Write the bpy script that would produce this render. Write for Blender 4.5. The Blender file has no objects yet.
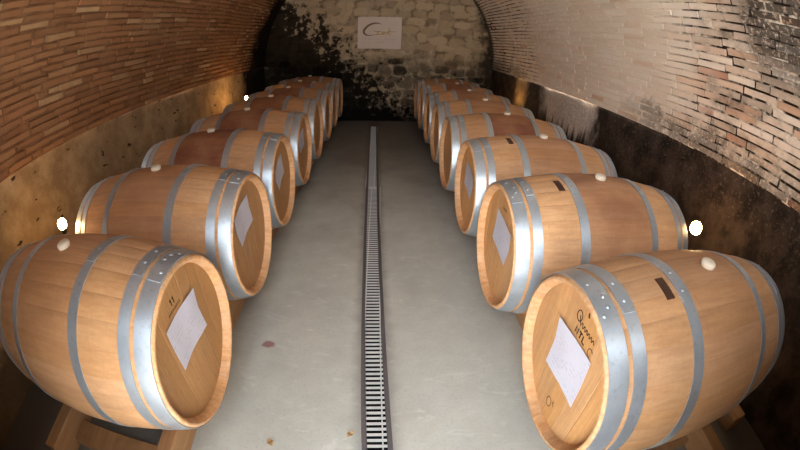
import bpy, bmesh, math, random
import numpy as np
from mathutils import Vector, Matrix, noise as mnoise

random.seed(7)
PI = math.pi
scn = bpy.context.scene
COL = scn.collection

# ------------------------------------------------------------------ colour
def lin(r, g, b):
    def f(c):
        c /= 255.0
        return c / 12.92 if c <= 0.04045 else ((c + 0.055) / 1.055) ** 2.4
    return (f(r), f(g), f(b), 1.0)

# ------------------------------------------------------------------ node helper
class G:
    """small wrapper round a material's node tree"""
    def __init__(s, name):
        s.m = bpy.data.materials.new(name)
        s.m.use_nodes = True
        s.t = s.m.node_tree
        s.t.nodes.clear()
        s.out = s.n('ShaderNodeOutputMaterial')
        s.bsdf = s.n('ShaderNodeBsdfPrincipled')
        s.link(s.bsdf.outputs[0], s.out.inputs[0])
    def n(s, k, **kw):
        x = s.t.nodes.new(k)
        for a, b in kw.items():
            setattr(x, a, b)
        return x
    def link(s, a, b):
        s.t.links.new(a, b)
    def put(s, sock, v):
        if isinstance(v, bpy.types.NodeSocket):
            s.link(v, sock)
        else:
            sock.default_value = v
    def math(s, op, a, b=0.0, c=0.0, clamp=False):
        x = s.n('ShaderNodeMath', operation=op, use_clamp=clamp)
        s.put(x.inputs[0], a); s.put(x.inputs[1], b); s.put(x.inputs[2], c)
        return x.outputs[0]
    def add(s, a, b): return s.math('ADD', a, b)
    def mul(s, a, b): return s.math('MULTIPLY', a, b)
    def ss(s, v, a, b):
        """smoothstep of v from a (0) to b (1); a may be above b"""
        x = s.n('ShaderNodeMapRange', interpolation_type='SMOOTHSTEP')
        s.put(x.inputs['Value'], v)
        if a <= b:
            x.inputs['From Min'].default_value = a; x.inputs['From Max'].default_value = b
            return x.outputs[0]
        x.inputs['From Min'].default_value = b; x.inputs['From Max'].default_value = a
        x.inputs['To Min'].default_value = 1.0; x.inputs['To Max'].default_value = 0.0
        return x.outputs[0]
    def obj(s):
        return s.n('ShaderNodeTexCoord').outputs['Object']
    def sep(s, v):
        x = s.n('ShaderNodeSeparateXYZ'); s.link(v, x.inputs[0]); return x.outputs
    def scale(s, v, sc, off=None):
        x = s.n('ShaderNodeMapping'); s.link(v, x.inputs['Vector'])
        x.inputs['Scale'].default_value = sc
        if off is not None: s.put(x.inputs['Location'], off)
        return x.outputs[0]
    def noise(s, v, scale, detail=4.0, rough=0.55, color=False, dist=0.0):
        x = s.n('ShaderNodeTexNoise')
        s.link(v, x.inputs['Vector'])
        x.inputs['Scale'].default_value = scale; x.inputs['Detail'].default_value = detail
        x.inputs['Roughness'].default_value = rough; x.inputs['Distortion'].default_value = dist
        return x.outputs['Color' if color else 'Fac']
    def mix(s, f, a, b, mode='MIX'):
        x = s.n('ShaderNodeMix', data_type='RGBA', blend_type=mode)
        s.put(x.inputs['Factor'], f); s.put(x.inputs['A'], a) if False else None
        s.put(x.inputs[6], a); s.put(x.inputs[7], b)
        return x.outputs[2]
    def attr(s, name, kind='GEOMETRY'):
        x = s.n('ShaderNodeAttribute', attribute_name=name, attribute_type=kind)
        return x
    def ramp(s, f, stops):
        x = s.n('ShaderNodeValToRGB'); s.put(x.inputs[0], f)
        e = x.color_ramp.elements
        while len(e) < len(stops): e.new(0.5)
        for i, (p, c) in enumerate(stops):
            e[i].position = p; e[i].color = c
        return x.outputs[0]
    def bump(s, h, strength, dist=0.01):
        x = s.n('ShaderNodeBump'); s.put(x.inputs['Height'], h)
        x.inputs['Strength'].default_value = strength; x.inputs['Distance'].default_value = dist
        s.link(x.outputs[0], s.bsdf.inputs['Normal'])
    def done(s, color=None, rough=0.7, metal=0.0, spec=0.3):
        if color is not None: s.put(s.bsdf.inputs['Base Color'], color)
        s.put(s.bsdf.inputs['Roughness'], rough); s.put(s.bsdf.inputs['Metallic'], metal)
        s.put(s.bsdf.inputs['Specular IOR Level'], spec)
        return s.m

def plain(name, c, rough=0.7, metal=0.0, spec=0.3, var=0.15, nscale=30.0):
    g = G(name)
    n = g.noise(g.obj(), nscale, 5.0)
    d = tuple(x * (1 - var) for x in c[:3]) + (1,)
    e = tuple(min(1, x * (1 + var)) for x in c[:3]) + (1,)
    col = g.mix(n, d, e)
    g.bump(n, 0.15, 0.003)
    return g.done(col, rough, metal, spec)

# ------------------------------------------------------------------ object helpers
def link_mesh(name, me, mats, parent=None):
    o = bpy.data.objects.new(name, me)
    COL.objects.link(o)
    if not isinstance(mats, (list, tuple)): mats = [mats]
    for m in mats: me.materials.append(m)
    if parent is not None: o.parent = parent
    return o

def obj(name, bm, mats, parent=None, smooth=False, angle=None):
    me = bpy.data.meshes.new(name)
    bm.to_mesh(me); bm.free()
    if smooth:
        me.polygons.foreach_set('use_smooth', [True] * len(me.polygons))
        if angle is not None: me.set_sharp_from_angle(angle=math.radians(angle))
    return link_mesh(name, me, mats, parent)

def from_data(name, V, F, mats, parent=None, smooth=False, angle=None):
    me = bpy.data.meshes.new(name)
    me.from_pydata(V, [], F)
    me.update()
    if smooth:
        me.polygons.foreach_set('use_smooth', [True] * len(me.polygons))
        if angle is not None: me.set_sharp_from_angle(angle=math.radians(angle))
    return link_mesh(name, me, mats, parent)

def tag(o, label, cat, group=None, kind=None):
    if label: o['label'] = label
    if cat: o['category'] = cat
    if group: o['group'] = group
    if kind: o['kind'] = kind
    return o

def struct(o):
    o['kind'] = 'structure'
    return o

def empty(name, loc, rz=0.0):
    o = bpy.data.objects.new(name, None)
    COL.objects.link(o)
    o.empty_display_size = 0.1
    o.location = loc; o.rotation_euler = (0, 0, rz)
    return o

def box(bm, x0, x1, y0, y1, z0, z1, bevel=0.0, mat=None, segs=2):
    m = mat or Matrix.Identity(4)
    c = Vector(((x0 + x1) / 2, (y0 + y1) / 2, (z0 + z1) / 2))
    r = bmesh.ops.create_cube(bm, size=1.0)
    vs = r['verts']
    for v in vs:
        v.co = m @ Vector((c.x + v.co.x * (x1 - x0), c.y + v.co.y * (y1 - y0), c.z + v.co.z * (z1 - z0)))
    if bevel > 0:
        es = list({e for v in vs for e in v.link_edges})
        bmesh.ops.bevel(bm, geom=es, offset=bevel, segments=segs, affect='EDGES', profile=0.5)

def lathe(bm, prof, n=96, axis='X', closed=False, rfun=None):
    """revolve [(a, r)] round an axis; returns rings"""
    rings = []
    for (a, r) in prof:
        ring = []
        for i in range(n):
            t = 2 * PI * i / n
            rr = r if rfun is None else rfun(a, r, t)
            if axis == 'X': co = (a, rr * math.sin(t), rr * math.cos(t))
            else: co = (rr * math.cos(t), rr * math.sin(t), a)
            ring.append(bm.verts.new(co))
        rings.append(ring)
    k = len(rings)
    for j in range(k if closed else k - 1):
        A, B = rings[j], rings[(j + 1) % k]
        for i in range(n):
            i2 = (i + 1) % n
            if axis == 'X': bm.faces.new((A[i], B[i], B[i2], A[i2]))
            else: bm.faces.new((A[i], A[i2], B[i2], B[i]))
    return rings

def tube(bm, pts, rad, n=10, caps=True):
    """round bar along points; rad is a number or a list"""
    P = [Vector(p) for p in pts]
    rings = []
    up = Vector((0, 0, 1))
    for i, p in enumerate(P):
        d = (P[min(i + 1, len(P) - 1)] - P[max(i - 1, 0)]).normalized()
        a = d.cross(up)
        if a.length < 1e-4: a = d.cross(Vector((1, 0, 0)))
        a.normalize(); b = d.cross(a)
        r = rad[i] if isinstance(rad, (list, tuple)) else rad
        rings.append([bm.verts.new(p + r * (math.cos(2 * PI * k / n) * a + math.sin(2 * PI * k / n) * b)) for k in range(n)])
    for A, B in zip(rings, rings[1:]):
        for k in range(n):
            bm.faces.new((A[k], A[(k + 1) % n], B[(k + 1) % n], B[k]))
    if caps:
        bm.faces.new(rings[0][::-1]); bm.faces.new(rings[-1])

def fix(bm):
    bmesh.ops.recalc_face_normals(bm, faces=bm.faces)

# ================================================================== CAMERA
yaw, pitch, roll, CH = -0.11266, 0.49163, 0.05498, 1.3062
cy, sy = math.cos(yaw), math.sin(yaw)
Rz = Matrix(((cy, -sy, 0), (sy, cy, 0), (0, 0, 1)))
cp, sp = math.cos(pitch), math.sin(pitch)
fwd = Vector((0, cp, -sp)); up = Vector((0, sp, cp)); rt = Vector((1, 0, 0))
cr, sr = math.cos(roll), math.sin(roll)
rt2 = Rz @ (cr * rt + sr * up); up2 = Rz @ (-sr * rt + cr * up); fwd = Rz @ fwd
cam = bpy.data.cameras.new('camera')
cam.type = 'PANO'
cam.panorama_type = 'FISHEYE_LENS_POLYNOMIAL'
cam.fisheye_fov = 2.7
cam.sensor_width = 36.0; cam.sensor_height = 20.25; cam.sensor_fit = 'HORIZONTAL'
K = [0.06029915288047219, 0.00010062916036823936, -2.125812912576552e-05, 1.0864287538926693e-06]
cam.fisheye_polynomial_k0 = 0.0
cam.fisheye_polynomial_k1, cam.fisheye_polynomial_k2, cam.fisheye_polynomial_k3, cam.fisheye_polynomial_k4 = [-k for k in K]
cam.shift_x = -0.02155; cam.shift_y = 0.0030
cam.clip_start = 0.02
co = bpy.data.objects.new('camera', cam)
COL.objects.link(co)
M = Matrix((rt2, up2, -fwd)).transposed().to_4x4()
M.translation = Vector((0, 0, CH))
co.matrix_world = M
scn.camera = co

# ================================================================== DIMENSIONS
WX = 1.90            # half width of the cellar
XC = -0.09           # its centre line
ZS = 0.975           # springing height of the vault
YB = 6.20            # back wall
YF = -0.10            # inner face of the entrance wall
YO = -0.36           # outer face of the entrance wall
L = 0.954
RB, RE = 0.346, 0.285
ZC = 0.47
def brad(x):         # outer radius of a barrel, x from the head
    return RB - (RB - RE) * abs(2 * x / L - 1) ** 2
# head position of every barrel (x of the head, y of the axis)
LEFT = [(-0.5943, 0.7657), (-0.598, 1.4659), (-0.6133, 2.1628), (-0.6188, 2.8723), (-0.6211, 3.5654), (-0.6194, 4.2611), (-0.6282, 4.9593), (-0.632, 5.6646)]
RIGHT = [(0.5186, 0.6511), (0.5019, 1.3682), (0.5072, 2.0622), (0.501, 2.7746), (0.5067, 3.4747), (0.5071, 4.1766), (0.5019, 4.881), (0.5012, 5.5883)]
def drain_x(y): return -0.0143 - 0.0205 * y
DW = 0.1127

# ================================================================== MATERIALS
def mat_floor():
    g = G('concrete_floor')
    p = g.obj(); x, y, z = g.sep(p)
    n1 = g.noise(p, 1.7, 6, 0.6); n2 = g.noise(p, 9, 6, 0.6); n3 = g.noise(p, 90, 3, 0.6)
    c = g.mix(n2, lin(186, 184, 172), lin(212, 210, 198))
    c = g.mix(g.mul(g.ss(n1, 0.45, 0.7), 0.45), c, lin(168, 162, 150))
    c = g.mix(g.mul(g.ss(n3, 0.5, 0.8), 0.25), c, lin(120, 114, 105))
    # mopped light smears
    n4 = g.noise(g.scale(p, (3.0, 7.0, 1.0)), 2.0, 5, 0.7, dist=1.5)
    c = g.mix(g.mul(g.ss(n4, 0.54, 0.70), 0.45), c, lin(226, 225, 216))
    # dirt along the drain; darker tone under the barrel rows and towards the walls
    dx = g.math('ABSOLUTE', g.add(x, g.add(g.mul(y, 0.0205), 0.0143)))
    dn = g.add(dx, g.mul(g.add(n2, -0.5), 0.05))
    c = g.mix(g.mul(g.ss(dn, 0.12, 0.05), 0.5), c, lin(110, 102, 94))
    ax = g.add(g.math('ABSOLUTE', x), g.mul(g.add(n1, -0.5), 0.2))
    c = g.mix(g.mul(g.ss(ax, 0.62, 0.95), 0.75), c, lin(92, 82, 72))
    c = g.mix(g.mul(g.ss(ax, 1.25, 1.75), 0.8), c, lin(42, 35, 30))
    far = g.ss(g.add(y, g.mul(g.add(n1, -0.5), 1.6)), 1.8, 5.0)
    c = g.mix(g.mul(far, 0.8), c, lin(88, 82, 75))  # far floor darkened: daylight's falloff painted into the colour
    # old wine splash
    ex = g.math('POWER', g.mul(g.add(x, 0.555), 1 / 0.035), 2.0)
    ey = g.math('POWER', g.mul(g.add(y, -1.215), 1 / 0.025), 2.0)
    e = g.add(g.math('SQRT', g.add(ex, ey)), g.mul(g.add(g.noise(p, 60, 3), -0.5), 1.1))
    c = g.mix(g.mul(g.ss(e, 1.1, 0.7), 0.75), c, lin(148, 82, 80))
    g.bump(g.add(n2, g.mul(n3, 0.4)), 0.25, 0.006)
    return g.done(c, g.add(0.42, g.mul(n2, 0.3)), 0, 0.4)

def mat_brick():
    """bricks (attribute tint/hue per brick) of the vault, left side bare, right side lime-washed"""
    g = G('vault_brick')
    p = g.obj(); x, y, z = g.sep(p)
    a = g.attr('tint'); tint = g.sep(a.outputs['Vector'])
    t0, t1 = tint[0], tint[1]
    big = g.noise(p, 1.1, 4, 0.6); med = g.noise(p, 5.0, 5, 0.6); fine = g.noise(p, 45, 5, 0.65)
    # left: orange brown terracotta, some tan bricks
    left = g.ramp(t0, [(0.0, lin(142, 102, 72)), (0.3, lin(162, 116, 80)), (0.6, lin(172, 124, 86)), (0.84, lin(164, 120, 84)), (0.93, lin(184, 148, 108)), (1.0, lin(194, 162, 122))])
    left = g.mix(g.mul(g.ss(med, 0.42, 0.68), 0.6), left, lin(160, 122, 88))
    left = g.mix(g.mul(g.ss(fine, 0.55, 0.8), 0.35), left, lin(104, 68, 46))
    # right: pinkish cream lime wash over brick
    right = g.ramp(t0, [(0.0, lin(228, 208, 186)), (0.45, lin(236, 220, 200)), (0.85, lin(240, 226, 208)), (0.96, lin(232, 208, 184)), (1.0, lin(220, 184, 154))])
    right = g.mix(g.mul(g.ss(big, 0.45, 0.65), 0.5), right, lin(232, 212, 186))
    right = g.mix(g.mul(g.ss(fine, 0.55, 0.85), 0.3), right, lin(200, 174, 150))
    side = g.ss(g.add(x, g.mul(g.add(med, -0.5), 0.5)), -0.5, 0.4)
    c = g.mix(side, left, right)
    # bare dirty bricks low on the right near the entrance
    near = g.mul(g.ss(g.add(y, g.add(g.mul(z, 0.6), g.mul(g.add(big, -0.5), 1.6))), 2.75, 2.0), g.ss(x, 0.6, 1.2))
    dirty = g.ramp(t1, [(0.0, lin(166, 140, 116)), (0.35, lin(212, 186, 162)), (0.7, lin(234, 214, 192)), (0.92, lin(200, 152, 116)), (1.0, lin(172, 100, 66))])
    dirty = g.mix(g.mul(g.ss(med, 0.45, 0.66), 0.6), dirty, lin(112, 92, 74))
    c = g.mix(g.mul(near, 0.85), c, dirty)
    # black mould patches of the right side
    m1 = g.mul(g.ss(g.add(y, g.add(g.mul(g.add(med, -0.5), 1.0), g.mul(z, -0.45))), 0.62, 0.30), g.ss(z, 1.3, 1.7))
    m2 = g.mul(g.ss(g.add(z, g.mul(g.add(med, -0.5), 0.6)), 1.28, 1.0), g.ss(g.add(y, g.mul(g.add(big, -.5), 1.5)), 4.2, 5.0))
    m4 = g.mul(g.mul(g.ss(g.add(z, g.add(g.mul(g.add(med, -0.5), 0.9), g.mul(g.add(fine, -0.5), 0.5))), 1.16, 0.98), g.ss(y, 2.6, 1.9)), 0.95)
    m2 = g.math('MAXIMUM', m2, m4)
    m3 = g.mul(g.ss(med, 0.56, 0.70), g.mul(near, 0.55))
    mr = g.mul(g.math('MAXIMUM', g.math('MAXIMUM', m1, g.mul(m2, 0.85)), m3), side)
    mr = g.mul(mr, g.ss(fine, 0.28, 0.5))
    # soot in the left far corner, then a dark band at the vault's far end
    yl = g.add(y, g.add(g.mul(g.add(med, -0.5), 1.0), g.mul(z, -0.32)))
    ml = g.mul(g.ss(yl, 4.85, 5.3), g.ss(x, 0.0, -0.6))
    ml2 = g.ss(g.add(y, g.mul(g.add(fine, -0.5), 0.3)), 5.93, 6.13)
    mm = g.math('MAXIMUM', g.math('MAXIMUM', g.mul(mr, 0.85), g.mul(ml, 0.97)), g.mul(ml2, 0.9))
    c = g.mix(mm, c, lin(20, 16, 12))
    g.bump(g.add(fine, g.mul(med, 0.5)), 0.55, 0.008)
    return g.done(c, 0.88, 0, 0.15)

def mat_mortar():
    g = G('vault_mortar')
    p = g.obj(); x, y, z = g.sep(p)
    big = g.noise(p, 1.1, 4, 0.6); med = g.noise(p, 5.0, 5, 0.6); fine = g.noise(p, 45, 5, 0.65)
    left = g.mix(g.ss(med, 0.35, 0.65), lin(116, 84, 60), lin(150, 112, 80))
    right = g.mix(g.ss(fine, 0.35, 0.7), lin(226, 206, 182), lin(238, 220, 200))
    near = g.ss(g.add(y, g.add(g.mul(z, 0.45), g.mul(g.add(big, -0.5), 2.2))), 2.9, 2.1)
    far = g.ss(g.add(y, g.mul(g.add(big, -0.5), 1.5)), 4.0, 4.6)
    brk = g.ss(g.noise(p, 9.0, 4, 0.6), 0.36, 0.56)
    right = g.mix(g.mul(g.math('MAXIMUM', near, g.mul(far, 0.85)), brk), right, lin(46, 36, 28))
    side = g.ss(g.add(x, g.mul(g.add(med, -0.5), 0.5)), -0.5, 0.4)
    c = g.mix(side, left, right)
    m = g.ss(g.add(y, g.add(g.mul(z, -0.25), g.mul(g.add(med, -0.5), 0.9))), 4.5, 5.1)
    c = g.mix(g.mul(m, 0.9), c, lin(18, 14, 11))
    g.bump(fine, 0.6, 0.008)
    return g.done(c, 0.93, 0, 0.1)

def mat_wall_left():
    g = G('plaster_left')
    p = g.obj(); x, y, z = g.sep(p)
    big = g.noise(p, 1.3, 4, 0.6); med = g.noise(p, 6, 6, 0.65); fine = g.noise(p, 50, 5, 0.65)
    c = g.mix(g.ss(med, 0.35, 0.68), lin(150, 124, 92), lin(184, 158, 122))
    c = g.mix(g.mul(g.ss(big, 0.45, 0.68), 0.6), c, lin(140, 116, 88))
    c = g.mix(g.mul(g.ss(fine, 0.52, 0.8), 0.35), c, lin(110, 86, 60))
    holes = g.noise(g.scale(p, (1, 1.0, 2.4)), 9.0, 3, 0.5)
    c = g.mix(g.mul(g.ss(holes, 0.66, 0.70), 0.9), c, lin(40, 28, 18))
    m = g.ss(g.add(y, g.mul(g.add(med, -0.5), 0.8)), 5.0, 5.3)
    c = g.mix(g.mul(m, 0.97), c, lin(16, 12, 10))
    low_band = g.ss(g.add(z, g.mul(g.add(med, -0.5), 0.5)), 0.42, 0.15)  # darker towards the foot of the wall
    c = g.mix(g.mul(low_band, 0.7), c, lin(44, 33, 24))
    g.bump(g.add(g.mul(med, 1.2), fine), 0.6, 0.012)
    return g.done(c, 0.9, 0, 0.15)

def mat_wall_right():
    g = G('plaster_right')
    p = g.obj(); x, y, z = g.sep(p)
    big = g.noise(p, 1.3, 4, 0.6); med = g.noise(p, 6, 6, 0.65); fine = g.noise(p, 50, 5, 0.65)
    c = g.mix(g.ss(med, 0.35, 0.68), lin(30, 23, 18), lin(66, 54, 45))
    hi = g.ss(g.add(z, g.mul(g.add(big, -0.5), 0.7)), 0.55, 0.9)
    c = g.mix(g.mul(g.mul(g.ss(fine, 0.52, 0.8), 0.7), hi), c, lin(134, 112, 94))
    # pale lime-washed part with drips at its lower edge
    drip = g.noise(g.scale(p, (1, 7.0, 0.8)), 2.0, 5, 0.6)
    yy = g.add(y, g.mul(g.add(med, -0.5), 0.45))
    w = g.mul(g.mul(g.ss(yy, 2.72, 2.95), g.ss(yy, 4.15, 3.8)), g.ss(g.add(z, g.mul(g.add(drip, -0.5), 0.7)), 0.55, 0.75))
    pale = g.mix(g.ss(fine, 0.3, 0.75), lin(168, 156, 146), lin(214, 204, 194))
    c = g.mix(w, c, pale)
    w2 = g.mul(g.mul(g.ss(yy, 4.4, 4.6), g.ss(yy, 5.0, 4.8)), g.ss(z, 0.55, 0.7))
    c = g.mix(g.mul(w2, 0.75), c, lin(168, 140, 104))
    g.bump(g.add(g.mul(med, 1.2), fine), 0.7, 0.012)
    return g.done(c, 0.9, 0, 0.15)

def mat_wall_back():
    g = G('rubble_stone')
    p = g.obj(); x, y, z = g.sep(p)
    a = g.attr('stone'); s = g.sep(a.outputs['Vector'])
    big = g.noise(p, 1.4, 4, 0.6); med = g.noise(p, 5.5, 6, 0.65); fine = g.noise(p, 40, 5, 0.65)
    stone = g.ramp(s[0], [(0.0, lin(136, 116, 92)), (0.3, lin(176, 152, 122)), (0.6, lin(202, 178, 144)), (0.80, lin(164, 138, 108)), (0.93, lin(128, 112, 94)), (0.96, lin(44, 35, 27))])
    stone = g.mix(g.mul(g.ss(med, 0.42, 0.7), 0.55), stone, lin(210, 188, 154))
    mort = g.mix(g.ss(med, 0.4, 0.6), lin(136, 116, 92), lin(200, 178, 146))
    up = g.ss(g.add(z, g.mul(g.add(big, -0.5), 0.7)), 0.9, 1.35)
    stone = g.mix(g.mul(up, 0.45), stone, lin(204, 180, 146))
    c = g.mix(s[1], stone, mort)
    # low, blackened stone
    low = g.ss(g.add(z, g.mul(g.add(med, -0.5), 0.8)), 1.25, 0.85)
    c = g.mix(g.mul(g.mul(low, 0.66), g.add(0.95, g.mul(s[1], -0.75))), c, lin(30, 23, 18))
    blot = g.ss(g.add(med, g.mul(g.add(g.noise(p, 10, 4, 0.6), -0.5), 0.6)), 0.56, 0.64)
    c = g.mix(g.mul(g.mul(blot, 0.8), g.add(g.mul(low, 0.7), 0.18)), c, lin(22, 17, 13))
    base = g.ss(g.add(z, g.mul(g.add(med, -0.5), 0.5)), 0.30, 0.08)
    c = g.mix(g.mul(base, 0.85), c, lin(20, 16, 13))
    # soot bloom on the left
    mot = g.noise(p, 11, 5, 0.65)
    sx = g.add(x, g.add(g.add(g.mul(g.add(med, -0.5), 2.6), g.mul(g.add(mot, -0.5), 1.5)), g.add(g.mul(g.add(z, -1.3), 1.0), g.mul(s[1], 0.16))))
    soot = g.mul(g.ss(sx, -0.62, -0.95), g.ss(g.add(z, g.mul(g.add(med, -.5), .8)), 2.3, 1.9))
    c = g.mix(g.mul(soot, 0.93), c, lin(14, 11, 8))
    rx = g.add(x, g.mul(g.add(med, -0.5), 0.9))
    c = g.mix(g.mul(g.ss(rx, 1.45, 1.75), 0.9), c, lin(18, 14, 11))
    g.bump(g.add(fine, g.mul(med, 0.8)), 0.7, 0.015)
    return g.done(c, 0.92, 0, 0.12)

def mat_oak(name, kind):
    """kind: body, head, chime. staves carry a tint attribute; object property 'stain' = wine stain, 'tone' = shade of the oak, plus fall of daylight painted into the heads"""
    g = G(name)
    p = g.obj(); x, y, z = g.sep(p)
    rnd = g.n('ShaderNodeObjectInfo').outputs['Random']
    tone = g.attr('tone', 'OBJECT').outputs['Fac']
    stain = g.attr('stain', 'OBJECT').outputs['Fac']
    off = g.n('ShaderNodeCombineXYZ'); g.link(g.mul(rnd, 37.0), off.inputs[0]); g.link(g.mul(rnd, 11.0), off.inputs[1])
    q = g.n('ShaderNodeVectorMath', operation='ADD'); g.link(p, q.inputs[0]); g.link(off.outputs[0], q.inputs[1]); q = q.outputs[0]
    t = g.sep(g.attr('tint').outputs['Vector'])
    if kind == 'head':
        grain = g.noise(g.scale(q, (4, 30, 2.0)), 2.6, 6, 0.65); fl = g.noise(g.scale(q, (2, 130, 5)), 1.6, 3, 0.6)
    else:
        grain = g.noise(g.scale(q, (2.2, 26, 26)), 2.2, 6, 0.65); fl = g.noise(g.scale(q, (5, 120, 120)), 1.4, 3, 0.6)
    blot = g.noise(q, 3.2, 5, 0.6)
    if kind == 'head':
        A, B, D = lin(182, 134, 86), lin(200, 152, 102), lin(156, 110, 68)
    elif kind == 'chime':
        A, B, D = lin(206, 152, 102), lin(230, 184, 138), lin(178, 116, 70)
    else:
        A, B, D = lin(190, 141, 98), lin(208, 160, 114), lin(162, 114, 75)
    c = g.mix(g.ss(grain, 0.3, 0.72), A, B)
    c = g.mix(g.mul(g.ss(fl, 0.5, 0.8), 0.3), c, D)
    c = g.mix(g.mul(g.ss(blot, 0.5, 0.75), 0.3), c, D)
    rub = g.noise(g.scale(q, (60, 22, 22)), 2.0, 4, 0.7)
    c = g.mix(g.mul(g.ss(rub, 0.45, 0.75), 0.28), c, D)
    tv = g.n('ShaderNodeHueSaturation'); g.link(c, tv.inputs['Color'])
    g.link(g.add(0.93, g.mul(t[0], 0.13)), tv.inputs['Value']); g.link(g.add(0.96, g.mul(t[1], 0.08)), tv.inputs['Saturation'])
    c = tv.outputs[0]
    tn = g.n('ShaderNodeHueSaturation'); g.link(c, tn.inputs['Color']); g.link(tone, tn.inputs['Value'])
    c = tn.outputs[0]
    if kind == 'body':
        # spilt wine soaked into the middle staves round the bung
        ax = g.math('ABSOLUTE', x)
        wob = g.mul(g.add(g.noise(q, 7, 4), -0.5), 0.10)
        st = g.mul(g.ss(g.add(ax, wob), 0.205, 0.165), g.ss(g.add(z, g.mul(wob, 2.0)), 0.0, 0.30))
        st = g.mul(st, g.add(0.55, g.mul(g.ss(blot, 0.35, 0.65), 0.45)))
        c = g.mix(g.mul(st, stain), c, lin(116, 58, 44))
        # stave joints
    j = t[2]
    c = g.mix(g.mul(j, 0.16 if kind != 'head' else 0.25), c, lin(96, 60, 36))
    g.bump(g.add(grain, g.mul(fl, 0.5)), 0.18, 0.003)
    return g.done(c, g.add(0.48, g.mul(grain, 0.25)), 0, 0.35)

def mat_hoop():
    g = G('galvanised_hoop')
    p = g.obj()
    rnd = g.n('ShaderNodeObjectInfo').outputs['Random']
    n = g.noise(p, 14, 5, 0.6); v = g.noise(p, 60, 4, 0.6)
    c = g.mix(n, lin(168, 176, 184), lin(206, 212, 218))
    c = g.mix(g.mul(g.ss(v, 0.52, 0.75), 0.35), c, lin(138, 142, 146))
    g.bump(v, 0.08, 0.002)
    return g.done(c, g.add(0.30, g.mul(n, 0.22)), 0.72, 0.5)

def mat_paper():
    g = G('printed_paper')
    p = g.obj(); x, y, z = g.sep(p)
    row = g.math('FRACT', g.mul(z, 1 / 0.016))
    ln = g.mul(g.ss(row, 0.55, 0.62), g.ss(row, 0.86, 0.80))
    w = g.noise(g.scale(p, (1, 160, 70)), 1.0, 2, 0.5)
    word = g.ss(w, 0.50, 0.56)
    blk = g.ss(g.noise(g.scale(p, (1, 14, 22)), 1.0, 1, 0.5), 0.46, 0.52)
    k = g.mul(g.mul(ln, word), blk)
    c = g.mix(g.mul(k, 0.34), lin(206, 202, 212), lin(120, 112, 118))
    n = g.noise(p, 25, 3)
    c = g.mix(g.mul(g.ss(n, 0.5, 0.8), 0.15), c, lin(190, 180, 176))
    g.bump(n, 0.2, 0.004)
    return g.done(c, 0.8, 0, 0.2)

def mat_rail():
    g = G('rail_timber')
    p = g.obj()
    gr = g.noise(g.scale(p, (30, 2.0, 30)), 1.6, 6, 0.65); b = g.noise(p, 4, 5)
    c = g.mix(gr, lin(140, 100, 66), lin(196, 152, 106))
    c = g.mix(g.mul(g.ss(b, 0.5, 0.75), 0.5), c, lin(84, 58, 38))
    g.bump(gr, 0.4, 0.004)
    return g.done(c, 0.75, 0, 0.25)

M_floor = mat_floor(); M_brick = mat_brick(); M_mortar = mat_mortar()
M_wl = mat_wall_left(); M_wr = mat_wall_right(); M_wb = mat_wall_back()
M_body = mat_oak('oak_staves', 'body'); M_head = mat_oak('oak_head_boards', 'head'); M_chime = mat_oak('oak_chime', 'chime')
M_hoop = mat_hoop(); M_paper = mat_paper(); M_rail = mat_rail()
M_steel = plain('grate_steel', lin(225, 225, 222), 0.45, 0.25, 0.5, 0.12, 40)
M_edge = plain('drain_edge_iron', lin(112, 104, 104), 0.6, 0.3, 0.4, 0.2, 50)
M_trough = plain('drain_trough', lin(14, 13, 13), 0.8, 0, 0.2, 0.3, 20)
M_bung = plain('pale_silicone', lin(226, 210, 186), 0.55, 0, 0.4, 0.08, 30)
M_plate = plain('dark_plate', lin(74, 48, 34), 0.6, 0, 0.3, 0.25, 60)
M_ink = plain('black_ink', lin(38, 28, 22), 0.8, 0, 0.2, 0.2, 60)
M_inkf = plain('faded_ink', lin(104, 68, 44), 0.8, 0, 0.2, 0.2, 60)
M_rivet = plain('rivet_steel', lin(182, 186, 190), 0.35, 0.8, 0.5, 0.1, 60)
M_sign = plain('sign_board', lin(224, 206, 192), 0.6, 0, 0.3, 0.03, 8)
M_gold = plain('sign_gold', lin(176, 134, 44), 0.4, 0.3, 0.5, 0.2, 20)
M_bronze = plain('sign_bronze', lin(98, 74, 42), 0.5, 0.2, 0.4, 0.2, 20)
M_faint = plain('sign_grey_ink', lin(168, 152, 150), 0.7, 0, 0.2, 0.1, 20)
M_iron = plain('lamp_iron', lin(40, 36, 33), 0.5, 0.6, 0.4, 0.2, 40)
M_leaf = plain('dry_leaf', lin(206, 164, 116), 0.8, 0, 0.2, 0.35, 70)
M_thresh = plain('pale_threshold_stone', lin(205, 208, 196), 0.8, 0, 0.2, 0.1, 12)
M_rust = plain('rusty_edge', lin(112, 66, 40), 0.7, 0.2, 0.3, 0.3, 40)
M_front = plain('entrance_masonry', lin(150, 128, 100), 0.9, 0, 0.2, 0.3, 6)
M_yard = plain('courtyard_gravel', lin(200, 199, 196), 0.9, 0, 0.2, 0.15, 14)

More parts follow.
